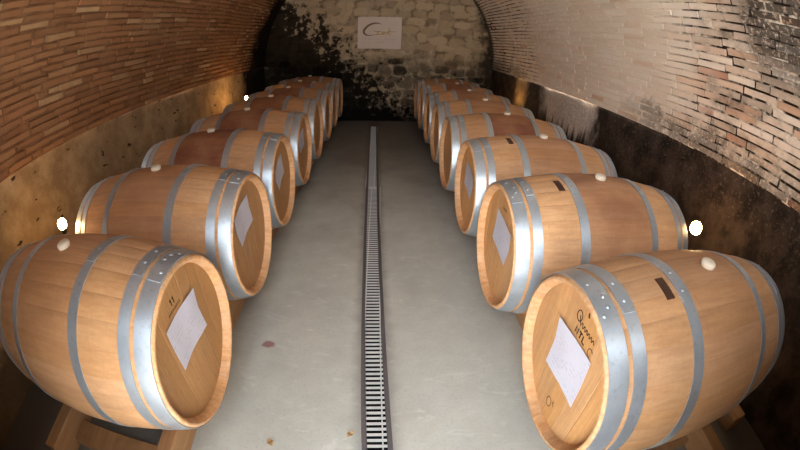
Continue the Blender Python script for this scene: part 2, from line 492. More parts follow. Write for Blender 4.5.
# ================================================================== SETTING
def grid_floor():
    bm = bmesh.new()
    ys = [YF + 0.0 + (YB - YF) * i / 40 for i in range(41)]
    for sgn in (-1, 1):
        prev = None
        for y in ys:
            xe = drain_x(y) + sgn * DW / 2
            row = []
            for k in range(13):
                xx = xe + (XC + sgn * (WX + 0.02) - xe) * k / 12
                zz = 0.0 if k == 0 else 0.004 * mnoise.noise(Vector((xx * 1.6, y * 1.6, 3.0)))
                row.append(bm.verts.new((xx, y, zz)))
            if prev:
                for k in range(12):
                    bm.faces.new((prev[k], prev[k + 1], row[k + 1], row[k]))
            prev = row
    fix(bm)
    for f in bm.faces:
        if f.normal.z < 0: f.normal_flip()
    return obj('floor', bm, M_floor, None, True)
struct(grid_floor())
bm = bmesh.new(); box(bm, drain_x(5.97) - DW / 2 - 0.008, drain_x(5.97) + DW / 2 + 0.008, 5.755, YB, -0.05, -0.001); struct(obj('floor_patch', bm, M_floor))

def side_wall(sgn, mat, name):
    V = []; F = []
    ny, nz = 150, 26
    for i in range(ny + 1):
        y = YF + (YB - YF) * i / ny
        for j in range(nz + 1):
            z = -0.02 + (ZS + 0.02) * j / nz
            d = 0.022 * mnoise.fractal(Vector((y * 2.2, z * 2.2, 7.0 * sgn)), 1.0, 2.0, 4)
            d += 0.05 * (1 - j / nz) ** 2
            V.append((XC + sgn * (WX + 0.012 - d * (0.3 if j == nz else 1)), y, z))
    for i in range(ny):
        for j in range(nz):
            a = i * (nz + 1) + j; b = a + nz + 1
            F.append((a, b, b + 1, a + 1) if sgn < 0 else (a, a + 1, b + 1, b))
    struct(from_data(name, V, F, mat, None, True))
side_wall(-1, M_wl, 'wall_left'); side_wall(1, M_wr, 'wall_right')

def vault():
    V = []; F = []; MI = []; T = []
    def vp(y, s, d):     # s = angle from left springing, d = depth inward
        r = WX - d
        return (XC - r * math.cos(s), y, ZS + r * math.sin(s))
    # mortar shell
    ny, ns = 80, 72
    for i in range(ny + 1):
        y = YF + (YB - YF) * i / ny
        for j in range(ns + 1):
            s = PI * j / ns
            V.append(vp(y, s, 0.004 * mnoise.noise(Vector((y * 3, s * 6, 1)))))
            T.append((0.5, 0.5, 0.0))
    for i in range(ny):
        for j in range(ns):
            a = i * (ns + 1) + j; b = a + ns + 1
            F.append((a, a + 1, b + 1, b)); MI.append(0)
    # brick courses
    rnd = random.Random(3)
    pitch = 0.046 / WX
    nc = int(PI / pitch)
    pitch = PI / nc
    for cidx in range(nc):
        s0 = cidx * pitch; s1 = s0 + pitch
        rightness = 1 / (1 + math.exp(-(-math.cos(s0 + pitch / 2)) * 6))
        y = YF - rnd.random() * 0.27
        while y < YB - 0.02:
            w = rnd.uniform(0.20, 0.30) if rnd.random() > 0.15 else rnd.uniform(0.09, 0.16)
            ya, yb = max(y, YF), min(y + w, YB)
            y += w
            if yb - ya < 0.03: continue
            ragged = 1 - rightness
            yc = (ya + yb) / 2
            wob = 0.34 * pitch * mnoise.noise(Vector((yc * 1.3, s0 * 8, 5)))
            gap = rnd.uniform(0.002, 0.005) + 0.004 * ragged * rnd.random()
            gs = gap / WX
            a0, a1 = s0 + gs + wob, s1 - gs * 0.6 + wob
            a0 = max(a0, 0.002); a1 = min(a1, PI - 0.002)
            y0, y1 = ya + gap, yb - gap
            dep = rnd.uniform(0.006, 0.013) + 0.008 * ragged * rnd.random() + (0.010 if rnd.random() < 0.08 * ragged else 0)
            if rightness > 0.5 and yc > 2.0: dep *= 0.45
            tl = (0.4 if rightness > 0.5 and yc > 2.0 else 1.0) * rnd.uniform(-0.003, 0.003) * (1 + ragged)
            tint = (rnd.random(), rnd.random(), 0.0)
            b = 0.005; bs = b / WX
            base = len(V)
            j = lambda k: rnd.uniform(-k, k)
            for (yy, s_, d) in ((y0, a0, -0.004), (y1, a0, -0.004), (y1, a1, -0.004), (y0, a1, -0.004)):
                V.append(vp(yy, s_, d)); T.append(tint)
            n = 5                      # front edge in steps, so that arrises are not ruler straight
            lo = []; hi = []
            for k in range(n):
                u = k / (n - 1); yy = y0 + b + (y1 - y0 - 2 * b) * u
                dd = dep + tl * (u - 0.5) * 2 + j(0.0012)
                lo.append(len(V)); V.append(vp(yy, a0 + bs + j(0.0010) + j(0.0012) * ragged, dd - tl)); T.append(tint)
                hi.append(len(V)); V.append(vp(yy, a1 - bs + j(0.0010) + j(0.0012) * ragged, dd + tl)); T.append(tint)
            for k in range(n - 1):
                F.append((lo[k], hi[k], hi[k + 1], lo[k + 1])); MI.append(1)
            F.append((base, base + 3, hi[0], lo[0])); MI.append(1)
            F.append((base + 1, lo[-1], hi[-1], base + 2)); MI.append(1)
            F.append(tuple([base] + lo + [base + 1])); MI.append(1)
            F.append(tuple([base + 2] + hi[::-1] + [base + 3])); MI.append(1)
    o = from_data('ceiling', V, F, [M_mortar, M_brick])
    o.data.polygons.foreach_set('material_index', MI)
    at = o.data.attributes.new('tint', 'FLOAT_VECTOR', 'POINT')
    at.data.foreach_set('vector', [c for t in T for c in t])
    o.data.update()
    struct(o)
vault()

def back_wall():
    rnd = random.Random(11)
    # stone centres in wobbly courses
    C = []
    z = -0.05
    while z < ZS + WX + 0.1:
        h = rnd.uniform(0.10, 0.19)
        x = XC - WX - 0.2
        while x < XC + WX + 0.2:
            w = rnd.uniform(0.12, 0.34)
            C.append((x + w / 2, z + h / 2 + rnd.uniform(-0.03, 0.03), w, h, rnd.random(), rnd.uniform(0.4, 1.0)))
            x += w
        z += h
    A = np.array(C)
    nx, nz = 260, 190
    xs = np.linspace(XC - WX - 0.03, XC + WX + 0.03, nx + 1); zs = np.linspace(-0.02, ZS + WX + 0.03, nz + 1)
    X, Z = np.meshgrid(xs, zs, indexing='ij')
    wx = np.array([[mnoise.noise(Vector((a * 6, b * 6, 2.0))) for b in zs] for a in xs]) * 0.030
    wz = np.array([[mnoise.noise(Vector((a * 6, b * 6, 9.0))) for b in zs] for a in xs]) * 0.030
    P = (X + wx).ravel(); Q = (Z + wz).ravel()
    best = np.full(P.shape, 9.0); sec = np.full(P.shape, 9.0); idx = np.zeros(P.shape, int)
    for k, (cx, cz, w, h, t, d) in enumerate(C):
        u = (np.abs((P - cx) / (w / 2)) ** 3 + np.abs((Q - cz) / (h / 2)) ** 3) ** (1 / 3)
        better = u < best
        sec = np.where(better, best, np.minimum(sec, u))
        idx = np.where(better, k, idx); best = np.where(better, u, best)
    edge = np.clip((best - 0.80) / 0.16, 0, 1)           # 1 = mortar
    hgt = (1 - edge ** 2) * np.where(Z.ravel() > 1.05, 0.008, 0.024) * A[idx, 5]
    V = [(a, YB - hh, b) for a, hh, b in zip(X.ravel(), hgt, Z.ravel())]
    F = []
    m = nz + 1
    for i in range(nx):
        for j in range(nz):
            q = i * m + j
            F.append((q, q + m, q + m + 1, q + 1))
    o = from_data('wall_back', V, F, M_wb, None, True)
    at = o.data.attributes.new('stone', 'FLOAT_VECTOR', 'POINT')
    at.data.foreach_set('vector', np.stack([A[idx, 4], edge, np.zeros_like(edge)], 1).astype(np.float32).ravel())
    struct(o)
back_wall()

# entrance wall, unseen behind the viewpoint; opening shaped to steer the daylight
DX0, DXM, DX1, DZ, DSILL = -0.62, 0.26, 1.25, 2.40, 1.60    # door from DX0 to DXM, made-up side light over a sill from DXM to DX1
bm = bmesh.new()
box(bm, -2.6, DX0, YO, YF, -0.02, 3.2)
box(bm, DXM, DX1, YO, YF, -0.02, DSILL)  # added low wall, shades the front right barrel
box(bm, DX1, 2.6, YO, YF, -0.02, 3.2)
box(bm, DX0, DX1, YO, YF, DZ, 3.2)
struct(obj('unseen_wall_front', bm, M_front))
bm = bmesh.new()
box(bm, -8, 8, -9, YO, -0.2, -0.02)
box(bm, DX0, DX1, YO, YF, -0.2, -0.002)
struct(obj('ground', bm, M_yard))
bm = bmesh.new(); box(bm, -WX - 0.2, WX + 0.2, YO, YB + 0.2, -0.25, -0.12); struct(obj('floor_slab', bm, M_trough))
# pale threshold step with a rusty nosing just inside the entrance, on the right
bm = bmesh.new(); box(bm, 1.45, XC + WX - 0.03, YF, 0.035, 0.0, 0.055, 0.006); struct(obj('trim_1', bm, M_thresh))
bm = bmesh.new(); box(bm, 1.45, XC + WX - 0.03, 0.035, 0.055, 0.0, 0.062, 0.004); struct(obj('trim_2', bm, M_rust))

# ================================================================== DRAIN
drain = empty('drain_grating', (0, 0, 0))
tag(drain, 'narrow steel floor drain running down the middle of the aisle', 'drain')
Y0D, Y1D = YF + 0.01, 5.75
bm = bmesh.new()
for sgn in (-1, 1):
    e0, e1 = drain_x(Y0D), drain_x(Y1D)
    w0, w1 = DW / 2 - 0.0155, DW / 2 + 0.003
    vs = []
    for (yy, ex) in ((Y0D, e0), (Y1D, e1)):
        for zz in (-0.10, 0.003):
            for w in (w0, w1):
                vs.append(bm.verts.new((ex + sgn * w, yy, zz)))
    for q in ((0, 1, 3, 2), (4, 6, 7, 5), (0, 2, 6, 4), (1, 5, 7, 3), (2, 3, 7, 6), (0, 4, 5, 1)):
        bm.faces.new([vs[k] for k in q])
fix(bm)
obj('edge_rail', bm, M_edge, drain)
bm = bmesh.new()
vs = [bm.verts.new((drain_x(y) + s * DW / 2, y, z)) for y in (Y0D, YB) for s in (-1, 1) for z in (-0.09,)]
bm.faces.new((vs[0], vs[1], vs[3], vs[2]))
fix(bm)
obj('trough', bm, M_trough, drain)
gy = Y0D
PITCH = 0.0262
gi = 0
while gy < Y1D - 0.1:
    ln = min(3.29, Y1D - gy)
    bm = bmesh.new()
    nb = int(ln / PITCH)
    for k in range(nb):
        yy = gy + (k + 0.5) * PITCH
        cx = drain_x(yy)
        box(bm, cx - 0.039, cx + 0.039, yy - 0.0060, yy + 0.0060, -0.0025, 0.0)
    for s in (-1, 1):
        x0 = drain_x(gy + ln / 2)
        box(bm, x0 + s * 0.0395 - 0.0028, x0 + s * 0.0395 + 0.0028, gy + 0.002, gy + ln - 0.002, -0.024, 0.001)
    box(bm, drain_x(gy) - 0.039, drain_x(gy) + 0.039, gy + 0.001, gy + 0.009, -0.022, 0.001)
    obj('grate', bm, M_steel, drain)
    gy += ln

# ================================================================== BARREL PARTS (shared meshes)
NST = 26
def stave_edges(seed):
    r = random.Random(seed)
    w = [r.uniform(0.75, 1.25) for _ in range(NST)]
    s = sum(w); acc = 0; E = []
    for a in w:
        E.append(acc / s * 2 * PI); acc += a
    return E, [(r.random(), r.random()) for _ in range(NST)]

def body_mesh(seed):
    """stave shell from chime to chime, with joint grooves; x from -L/2 to L/2"""
    E, T = stave_edges(seed)
    angs = []; tints = []
    for k in range(NST):
        a0 = E[k]; a1 = E[(k + 1) % NST] if k + 1 < NST else 2 * PI
        g = 0.004
        for (a, jn) in ((a0, 1.0), (a0 + g, 0.15), (a0 + (a1 - a0) * 0.33, 0), (a0 + (a1 - a0) * 0.66, 0), (a1 - g, 0.15)):
            angs.append((a, jn)); tints.append((T[k][0], T[k][1], jn))
    n = len(angs)
    xs = [0.012] + [0.03 + (L - 0.06) * i / 26 for i in range(27)] + [L - 0.012]
    prof = [(x, brad(x)) for x in xs]
    # chime bevel, end face, inside of the chime down to the croze
    def endprof(sg):
        return [(0.004, brad(0) - 0.002), (0.0, brad(0) - 0.007), (0.0, brad(0) - 0.014), (0.012, brad(0) - 0.024), (0.034, brad(0) - 0.028)]
    front = endprof(0)[::-1]
    prof = front + prof + [(L - a, r) for a, r in endprof(0)]
    V = []; Tn = []
    for (a, r) in prof:
        for (t, jn), ti in zip(angs, tints):
            rr = r - 0.0004 * (1 if jn == 1.0 else 0)
            V.append((a - L / 2, rr * math.sin(t), rr * math.cos(t))); Tn.append(ti)
    F = []
    for j in range(len(prof) - 1):
        for i in range(n):
            i2 = (i + 1) % n
            F.append((j * n + i, (j + 1) * n + i, (j + 1) * n + i2, j * n + i2))
    me = bpy.data.meshes.new('staves')
    me.from_pydata(V, [], F); me.update()
    bm = bmesh.new(); bm.from_mesh(me); fix(bm); bm.to_mesh(me); bm.free()
    me.polygons.foreach_set('use_smooth', [True] * len(me.polygons))
    me.set_sharp_from_angle(angle=math.radians(35))
    at = me.attributes.new('tint', 'FLOAT_VECTOR', 'POINT')
    at.data.foreach_set('vector', [c for t in Tn for c in t])
    me.materials.append(M_body); me.materials.append(M_chime)
    nf = n
    mi = []
    for j in range(len(prof) - 1):
        ch = 1 if (j < 5 or j >= len(prof) - 6) else 0
        mi += [ch] * n
    me.polygons.foreach_set('material_index', mi)
    return me

def head_mesh(seed, rot):
    """round head of boards standing at x = 0, facing -x"""
    r = random.Random(seed)
    R = RE - 0.0255
    cuts = [-R]
    while cuts[-1] < R - 0.05: cuts.append(cuts[-1] + r.uniform(0.06, 0.095))
    cuts.append(R); 
    if cuts[-1] - cuts[-2] < 0.02: cuts.pop(-2)
    V = []; F = []; T = []
    for a, b in zip(cuts, cuts[1:]):
        ti = (r.random(), r.random())
        g = 0.0007
        cols = [a + g, a + 0.003, (a + b) / 2, b - 0.003, b - g]
        base = len(V)
        for ci, y in enumerate(cols):
            h = math.sqrt(max(R * R - min(abs(y), R) ** 2, 0))
            jn = 1.0 if ci in (0, 4) else 0.0
            dx = 0.0012 if jn else 0.0
            for k in range(9):
                z = -h + 2 * h * k / 8
                V.append((dx, y, z)); T.append((ti[0], ti[1], jn))
        for ci in range(4):
            for k in range(8):
                p = base + ci * 9 + k
                F.append((p, p + 1, p + 10, p + 9))
        # side closing strip into depth
    # backing disc keeps the head solid
    nb = 48; base = len(V)
    for x in (0.0015, 0.024):
        for i in range(nb):
            V.append((x, R * math.sin(2 * PI * i / nb), R * math.cos(2 * PI * i / nb))); T.append((0.2, 0.5, 0.6))
    F.append(tuple(base + i for i in range(nb))); F.append(tuple(base + nb + i for i in range(nb))[::-1])
    for i in range(nb):
        F.append((base + i, base + (i + 1) % nb, base + nb + (i + 1) % nb, base + nb + i))
    c, s = math.cos(rot), math.sin(rot)
    me = bpy.data.meshes.new('head')
    me.from_pydata(V, [], F); me.update()
    at = me.attributes.new('tint', 'FLOAT_VECTOR', 'POINT')
    at.data.foreach_set('vector', [q for t in T for q in t])
    me.materials.append(M_head)
    bm = bmesh.new(); bm.from_mesh(me)
    for f in bm.faces:
        if f.normal.x > 0 and abs(f.calc_center_median().x) < 0.002: f.normal_flip()
    bm.to_mesh(me); bm.free()
    return me

HOOPS = [(0.006, 0.058), (0.072, 0.110), (0.268, 0.308)]
def hoop_mesh(a, b, lap_ang, rivets):
    """riveted steel band round the staves between a and b (from the head end); lap joint and rivet heads are in it"""
    bm = bmesh.new()
    t = 0.0022
    k = 6
    def R(x): return brad(max(x, 0.0)) + 0.0006
    xs = [a + (b - a) * i / k for i in range(k + 1)]
    prof = [(a, R(a)), (a, R(a) + t)] + [(x, R(x) + t) for x in xs[1:-1]] + [(b, R(b) + t), (b, R(b))]
    prof = [(x - L / 2, r) for x, r in prof]
    lathe(bm, prof, 112)
    # lap: the outer end of the band, a curved strip of a few degrees
    A0, A1 = lap_ang
    n = 14
    rows = []
    for i in range(n + 1):
        th = A0 + (A1 - A0) * i / n
        tip = abs(2 * i / n - 1) ** 8 * 0.10
        row = []
        w = (b - a) * (0.5 - tip * 0.9)
        m = (a + b) / 2
        for (x, dr) in ((m - w, t * 0.5), (m - w, t * 2), (m + w, t * 2), (m + w, t * 0.5)):
            r = R(x) + dr
            row.append(bm.verts.new((x - L / 2, r * math.sin(th), r * math.cos(th))))
        rows.append(row)
    for p, q in zip(rows, rows[1:]):
        for k2 in range(3):
            bm.faces.new((p[k2], p[k2 + 1], q[k2 + 1], q[k2]))
    bm.faces.new(rows[0]); bm.faces.new(rows[-1][::-1])
    for (xo, th) in rivets:
        x = a + (b - a) * xo
        r = R(x) + t * 1.8
        nrm = Vector((0, math.sin(th), math.cos(th)))
        mt = Matrix.Translation(Vector((x - L / 2, r * nrm.y, r * nrm.z))) @ nrm.to_track_quat('Z', 'Y').to_matrix().to_4x4()
        q = bmesh.ops.create_uvsphere(bm, u_segments=10, v_segments=6, radius=0.0075)
        for v in q['verts']:
            v.co.z *= 0.5
            v.co = mt @ v.co
    fix(bm)
    me = bpy.data.meshes.new('hoop')
    bm.to_mesh(me); bm.free()
    me.polygons.foreach_set('use_smooth', [True] * len(me.polygons))
    me.set_sharp_from_angle(angle=math.radians(40))
    me.materials.append(M_hoop)
    return me

def mirror_x(me):
    m2 = me.copy()
    bm = bmesh.new(); bm.from_mesh(m2)
    for v in bm.verts: v.co.x = -v.co.x
    bmesh.ops.reverse_faces(bm, faces=bm.faces)
    bm.to_mesh(m2); bm.free()
    return m2

BODY = [body_mesh(s) for s in (1, 2, 3, 4)]
HEAD = [head_mesh(20 + s, 0) for s in range(4)]
# angle 0 = top, positive towards local +Y (away from the entrance on the right row); laps sit just before the top
H1 = hoop_mesh(*HOOPS[0], (-0.42, 0.22), [(0.3, -0.30), (0.7, -0.10), (0.35, 0.10), (0.65, -0.22)])
H2 = hoop_mesh(*HOOPS[1], (-0.32, 0.20), [(0.5, -0.20), (0.5, 0.02)])
H3 = hoop_mesh(*HOOPS[2], (-0.34, 0.16), [(0.5, -0.24), (0.5, -0.02)])
HM = [H1, H2, H3]; HMR = [mirror_x(m) for m in HM]

def bung_mesh():
    bm = bmesh.new()
    lathe(bm, [(-0.02, 0.020), (0.0, 0.025), (0.010, 0.0275), (0.016, 0.0265), (0.020, 0.022), (0.0205, 0.012)], 28, 'Z')
    bm.verts.ensure_lookup_table()
    bm.faces.new(bm.verts[-28:])
    bm.faces.new(list(bm.verts[:28])[::-1])
    fix(bm)
    me = bpy.data.meshes.new('bung'); bm.to_mesh(me); bm.free()
    me.polygons.foreach_set('use_smooth', [True] * len(me.polygons)); me.set_sharp_from_angle(angle=math.radians(50))
    me.materials.append(M_bung)
    return me
BUNG = bung_mesh()

def plate_mesh(sgn):
    """small dark plaque bent to the staves beside the bilge hoop"""
    bm = bmesh.new()
    xa, xb = 0.222, 0.250
    rows = []
    for i in range(7):
        th = sgn * (0.05 + 0.24 * i / 6)
        row = []
        for (x, dr) in ((xa, 0.0), (xa, 0.002), (xb, 0.002), (xb, 0.0)):
            r = brad(x) + dr
            row.append(bm.verts.new((x - L / 2, r * math.sin(th), r * math.cos(th))))
        rows.append(row)
    for p, q in zip(rows, rows[1:]):
        for k in range(3): bm.faces.new((p[k], p[k + 1], q[k + 1], q[k]))
    bm.faces.new(rows[0]); bm.faces.new(rows[-1][::-1]); fix(bm)
    me = bpy.data.meshes.new('plaque'); bm.to_mesh(me); bm.free()
    me.materials.append(M_plate)
    return me
PLATE = plate_mesh(-1)

def paper_obj(root, y0, y1, z0, z1, rot=0.0, seed=0):
    """sheet stuck on the head, in local barrel coordinates (y, z from the axis)"""
    r = random.Random(seed)
    bm = bmesh.new()
    n = 10
    cyy, czz = (y0 + y1) / 2, (z0 + z1) / 2
    fr, bk = [], []
    for i in range(n + 1):
        for j in range(n + 1):
            u, v = i / n - 0.5, j / n - 0.5
            lift = 0.0025 + 0.010 * abs(u * v) * 4 * (1 if r else 1) * (0.5 + 0.5 * math.sin(3 * u + seed)) + 0.0015 * math.sin(9 * u + seed)
            a, b = u * (y1 - y0), v * (z1 - z0)
            yy = a * math.cos(rot) - b * math.sin(rot); zz = a * math.sin(rot) + b * math.cos(rot)
            fr.append(bm.verts.new((-lift - 0.0006, yy, zz))); bk.append(bm.verts.new((-lift, yy, zz)))
    m = n + 1
    for i in range(n):
        for j in range(n):
            p = i * m + j
            bm.faces.new((fr[p], fr[p + 1], fr[p + m + 1], fr[p + m])); bm.faces.new((bk[p], bk[p + m], bk[p + m + 1], bk[p + 1]))
    for i in range(n):
        for (p, q) in ((i * m, (i + 1) * m), (i * m + n, (i + 1) * m + n), (i, i + 1), (n * m + i, n * m + i + 1)):
            bm.faces.new((fr[p], fr[q], bk[q], bk[p]))
    fix(bm)
    o = obj('paper_sheet', bm, M_paper, root, True, 40)
    o.location = (-L / 2 + 0.034, cyy, czz)
    o['label'] = 'white printed paper sheet'
    return o

def stroke(bm, pts, w, n=0):
    """flat brush stroke on the head: ribbon in the YZ plane (x = 0), slightly thick"""
    P = [Vector((0, a, b)) for a, b in pts]
    L_, R_ = [], []
    for i, p in enumerate(P):
        d = (P[min(i + 1, len(P) - 1)] - P[max(i - 1, 0)])
        if d.length < 1e-9: d = Vector((0, 1, 0))
        d.normalize(); nn = Vector((0, -d.z, d.y))
        ww = (w[i] if isinstance(w, (list, tuple)) else w) / 2
        L_.append((bm.verts.new(p + nn * ww + Vector((-0.0006, 0, 0))), bm.verts.new(p + nn * ww)))
        R_.append((bm.verts.new(p - nn * ww + Vector((-0.0006, 0, 0))), bm.verts.new(p - nn * ww)))
    for i in range(len(P) - 1):
        bm.faces.new((L_[i][0], L_[i + 1][0], R_[i + 1][0], R_[i][0]))
        bm.faces.new((L_[i][1], R_[i][1], R_[i + 1][1], L_[i + 1][1]))
        bm.faces.new((L_[i][0], L_[i][1], L_[i + 1][1], L_[i + 1][0]))
        bm.faces.new((R_[i][0], R_[i + 1][0], R_[i + 1][1], R_[i][1]))

def ring(cx, cz, r, a0=0, a1=2 * PI, n=24, sx=1.0):
    return [(cx + sx * r * math.cos(a0 + (a1 - a0) * i / n), cz + r * math.sin(a0 + (a1 - a0) * i / n)) for i in range(n + 1)]

def writing(root, strokes, name, mat, label):
    """strokes in viewer coordinates (u to the viewer's right, v up), measured from the head's centre"""
    bm = bmesh.new()
    for pts, w in strokes: stroke(bm, [(-u, v) for u, v in pts], w)
    fix(bm)
    o = obj(name, bm, mat, root)
    o.location = (-L / 2 + 0.0335, 0, 0)
    o['label'] = label
    return o

# ================================================================== BUILD ONE BARREL, COPY THE REST
def make_barrel():
    root = empty('wine_barrel', (0, 0, 0))
    def part(name, me, mat_i=None, x=0.0):
        o = bpy.data.objects.new(name, me); COL.objects.link(o); o.parent = root; o.location = (x, 0, 0)
        return o
    body = part('staves', BODY[0])
    part('head', HEAD[0], x=-L / 2 + 0.034)
    h = part('head', HEAD[1], x=L / 2 - 0.034); h.rotation_euler = (0, 0, PI)
    for m in HM: part('hoop', m)
    for m in HMR: part('hoop', m)
    b = part('bung', BUNG); b.location = (0, 0, RB - 0.001)
    return root

def copy_tree(o, parent=None):
    c = o.copy(); COL.objects.link(c)
    if parent is not None: c.parent = parent
    for ch in list(o.children): copy_tree(ch, c)
    return c

GRP = 'oak barrels lying in two rows along the aisle'
R_LAB = [
    'pale oak barrel with black handwriting on its head, frontmost of the right row',
    'oak barrel with white sheet, second from the entrance in the right row',
    'oak barrel with white sheet on its shadowed head, third from front, right row',
    'wine-stained reddish oak barrel, fourth from the front in the right row',
    'oak barrel fifth from the front in the right row',
    'oak barrel sixth from the front in the right row',
    'oak barrel second from the back wall in the right row',
    'dim oak barrel against the back wall, last of the right row',
]
L_LAB = [
    'large oak barrel beside the glowing lamp, frontmost of the left row',
    'oak barrel with tilted white sheet on its head, second in the left row',
    'oak barrel with dark wine stain round its bung, third in left row',
    'brown stained oak barrel, fourth from the front in the left row',
    'oak barrel fifth from the front in the left row',
    'oak barrel sixth from the front in the left row',
    'oak barrel second from the back wall in the left row',
    'shadowy oak barrel against the back wall, last of the left row',
]
STAIN_R = [0.22, 0.60, 0.42, 0.85, 0.35, 0.40, 0.75, 0.4]
STAIN_L = [0.30, 0.50, 0.95, 0.85, 0.65, 0.80, 0.7, 0.7]
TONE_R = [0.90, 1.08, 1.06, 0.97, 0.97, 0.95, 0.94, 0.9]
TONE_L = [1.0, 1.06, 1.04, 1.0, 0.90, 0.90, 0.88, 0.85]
proto = make_barrel()
roots = {}
first = True
for side in ('R', 'L'):
    for i in range(8):
        if first: r = proto; first = False
        else: r = copy_tree(proto)
        if side == 'R':
            x0, y0 = RIGHT[i]
            r.location = (x0 + L / 2, y0, ZC); r.rotation_euler = (0, 0, 0)
        else:
            x0, y0 = LEFT[i]
            r.location = (x0 - L / 2, y0, ZC); r.rotation_euler = (0, 0, PI)
        tag(r, (R_LAB if side == 'R' else L_LAB)[i], 'barrel', GRP)
        k = i + (0 if side == 'R' else 2)
        for ch in r.children:
            nm = ch.name.split('.')[0]
            if nm == 'staves':
                ch.data = BODY[k % 4]
                ch['stain'] = (STAIN_R if side == 'R' else STAIN_L)[i]
            if nm == 'head':
                ch.data = HEAD[(k + (1 if ch.location.x > 0 else 0)) % 4]
                ch.rotation_euler.x = 0.0
            if nm in ('staves', 'head'):
                ch['tone'] = (TONE_R if side == 'R' else TONE_L)[i] * (0.92 if nm == 'head' and side == 'L' else 1.28 if nm == 'head' else 1.0)  # right heads brightened, left heads darkened: fall of daylight painted into the colour
                if 'stain' not in ch: ch['stain'] = 0.0
        roots[(side, i)] = r

# sheets of paper on the heads; local y = world dy on the right row, -dy on the left row
paper_obj(roots[('R', 0)], -0.116, 0.097, -0.066, 0.121, -0.07, 1)
paper_obj(roots[('R', 1)], -0.122, 0.090, -0.022, 0.138, 0.12, 2)
paper_obj(roots[('R', 2)], -0.095, 0.105, -0.030, 0.125, 0.12, 3)
paper_obj(roots[('L', 0)], -0.106, 0.107, -0.026, 0.138, -0.02, 4)
paper_obj(roots[('L', 1)], -0.060, 0.135, 0.022, 0.172, -0.20, 5)
paper_obj(roots[('L', 2)], -0.075, 0.110, -0.008, 0.140, -0.32, 6)
paper_obj(roots[('L', 3)], -0.085, 0.105, 0.000, 0.150, -0.10, 7)
# dark plaques beside the bilge hoop
for key in (('R', 0), ('R', 1), ('R', 2)):
    o = bpy.data.objects.new('plaque', PLATE); COL.objects.link(o); o.parent = roots[key]
    o['label'] = 'small dark plaque'

# handwriting and stamp on the front right barrel
S = []
S.append((ring(-0.022, 0.188, 0.017, 0.4, 0.4 + 2 * PI, 26, 0.85), 0.0032))
S.append(([(-0.020, 0.192), (-0.012, 0.178), (-0.002, 0.168)], 0.0038))
scr = []
for k in range(44):
    u = k / 43
    scr.append((0.000 + 0.082 * u, 0.174 + 0.002 * u + 0.0080 * math.sin(u * 36) * (1 - 0.3 * u)))
S.append((scr, 0.0030))
S.append(([(0.014, 0.228), (0.020, 0.214)], 0.0070))
# bold block letters N T L under it
S.append(([(-0.018, 0.132), (-0.018, 0.154), (-0.004, 0.132), (-0.004, 0.154)], 0.0055))
S.append(([(0.004, 0.153), (0.022, 0.153)], 0.0055)); S.append(([(0.013, 0.153), (0.013, 0.132)], 0.0055))
S.append(([(0.029, 0.154), (0.029, 0.133), (0.044, 0.133)], 0.0055))
S.append((ring(0.082, 0.140, 0.013, 0.6, 4.8, 16), 0.0022))
writing(roots[('R', 0)], S, 'handwriting', M_ink, 'black ink handwriting and stamp')
S = [(ring(0.009, -0.180, 0.020, 0.2, 0.2 + 2 * PI, 26, 0.8), 0.0034), ([(0.029, -0.164), (0.037, -0.156), (0.029, -0.150)], 0.003), ([(0.031, -0.158), (0.043, -0.169)], 0.0028)]
writing(roots[('R', 0)], S, 'lettering', M_inkf, 'looped brown mark')
# number and small line on the front left barrel
S = [([(-0.030, 0.186), (-0.025, 0.194), (-0.025, 0.170)], 0.0046), ([(-0.014, 0.186), (-0.009, 0.194), (-0.009, 0.170)], 0.0046)]
for k in range(9):
    u0 = -0.060 + 0.0095 * k
    S.append(([(u0, 0.152), (u0 + 0.003, 0.160), (u0 + 0.006, 0.152)], 0.0019))
writing(roots[('L', 0)], S, 'stamp', M_ink, 'black stamped number')
# small dark stamp above the sheet on the second right barrel
S = [([(-0.03 + 0.012 * k, 0.172), (-0.024 + 0.012 * k, 0.186), (-0.020 + 0.012 * k, 0.172)], 0.0035) for k in range(4)]
writing(roots[('R', 1)], S, 'stamp', M_inkf, 'dark ink stamp')

# ================================================================== RAILS UNDER THE ROWS
def rail(x0, x1, y0, y1, zt, label, seed):
    r = random.Random(seed)
    bm = bmesh.new()
    n = 24
    rows = []
    for i in range(n + 1):
        y = y0 + (y1 - y0) * i / n
        w = 0.003 * mnoise.noise(Vector((y * 2, seed, 0)))
        b = 0.006
        rows.append([bm.verts.new((x, y, z)) for x, z in ((x0 + w, 0.0), (x0 + w, zt - b), (x0 + w + b, zt), (x1 + w - b, zt), (x1 + w, zt - b), (x1 + w, 0.0))])
    for p, q in zip(rows, rows[1:]):
        for k in range(6): bm.faces.new((p[k], p[(k + 1) % 6], q[(k + 1) % 6], q[k]))
    bm.faces.new(rows[0]); bm.faces.new(rows[-1][::-1]); fix(bm)
    o = obj('barrel_rail', bm, M_rail)
    tag(o, label, 'rail', 'timber rails under the barrels')
rail(-0.842, -0.772, 0.24, 6.10, 0.135, 'timber rail under the aisle ends of the left row of barrels', 1)
rail(-1.440, -1.365, 0.30, 6.10, 0.140, 'timber rail under the wall ends of the left row of barrels', 2)
rail(0.725, 0.795, 0.24, 6.10, 0.130, 'timber rail under the aisle ends of the right row of barrels', 3)
rail(1.275, 1.350, 0.24, 6.10, 0.138, 'timber rail under the wall ends of the right row of barrels', 4)
def cross(x0, x1, y0, y1, z1, label):
    bm = bmesh.new(); box(bm, x0, x1, y0, y1, 0.004, z1, 0.004)
    tag(obj('cross_board', bm, M_rail), label, 'board', 'boards lying between the rails')
cross(-1.358, -0.850, 0.43, 0.545, 0.05, 'dark board lying between the rails under the front left barrel')
cross(0.803, 1.268, 0.40, 0.50, 0.05, 'dark board lying between the rails under the front right barrel')
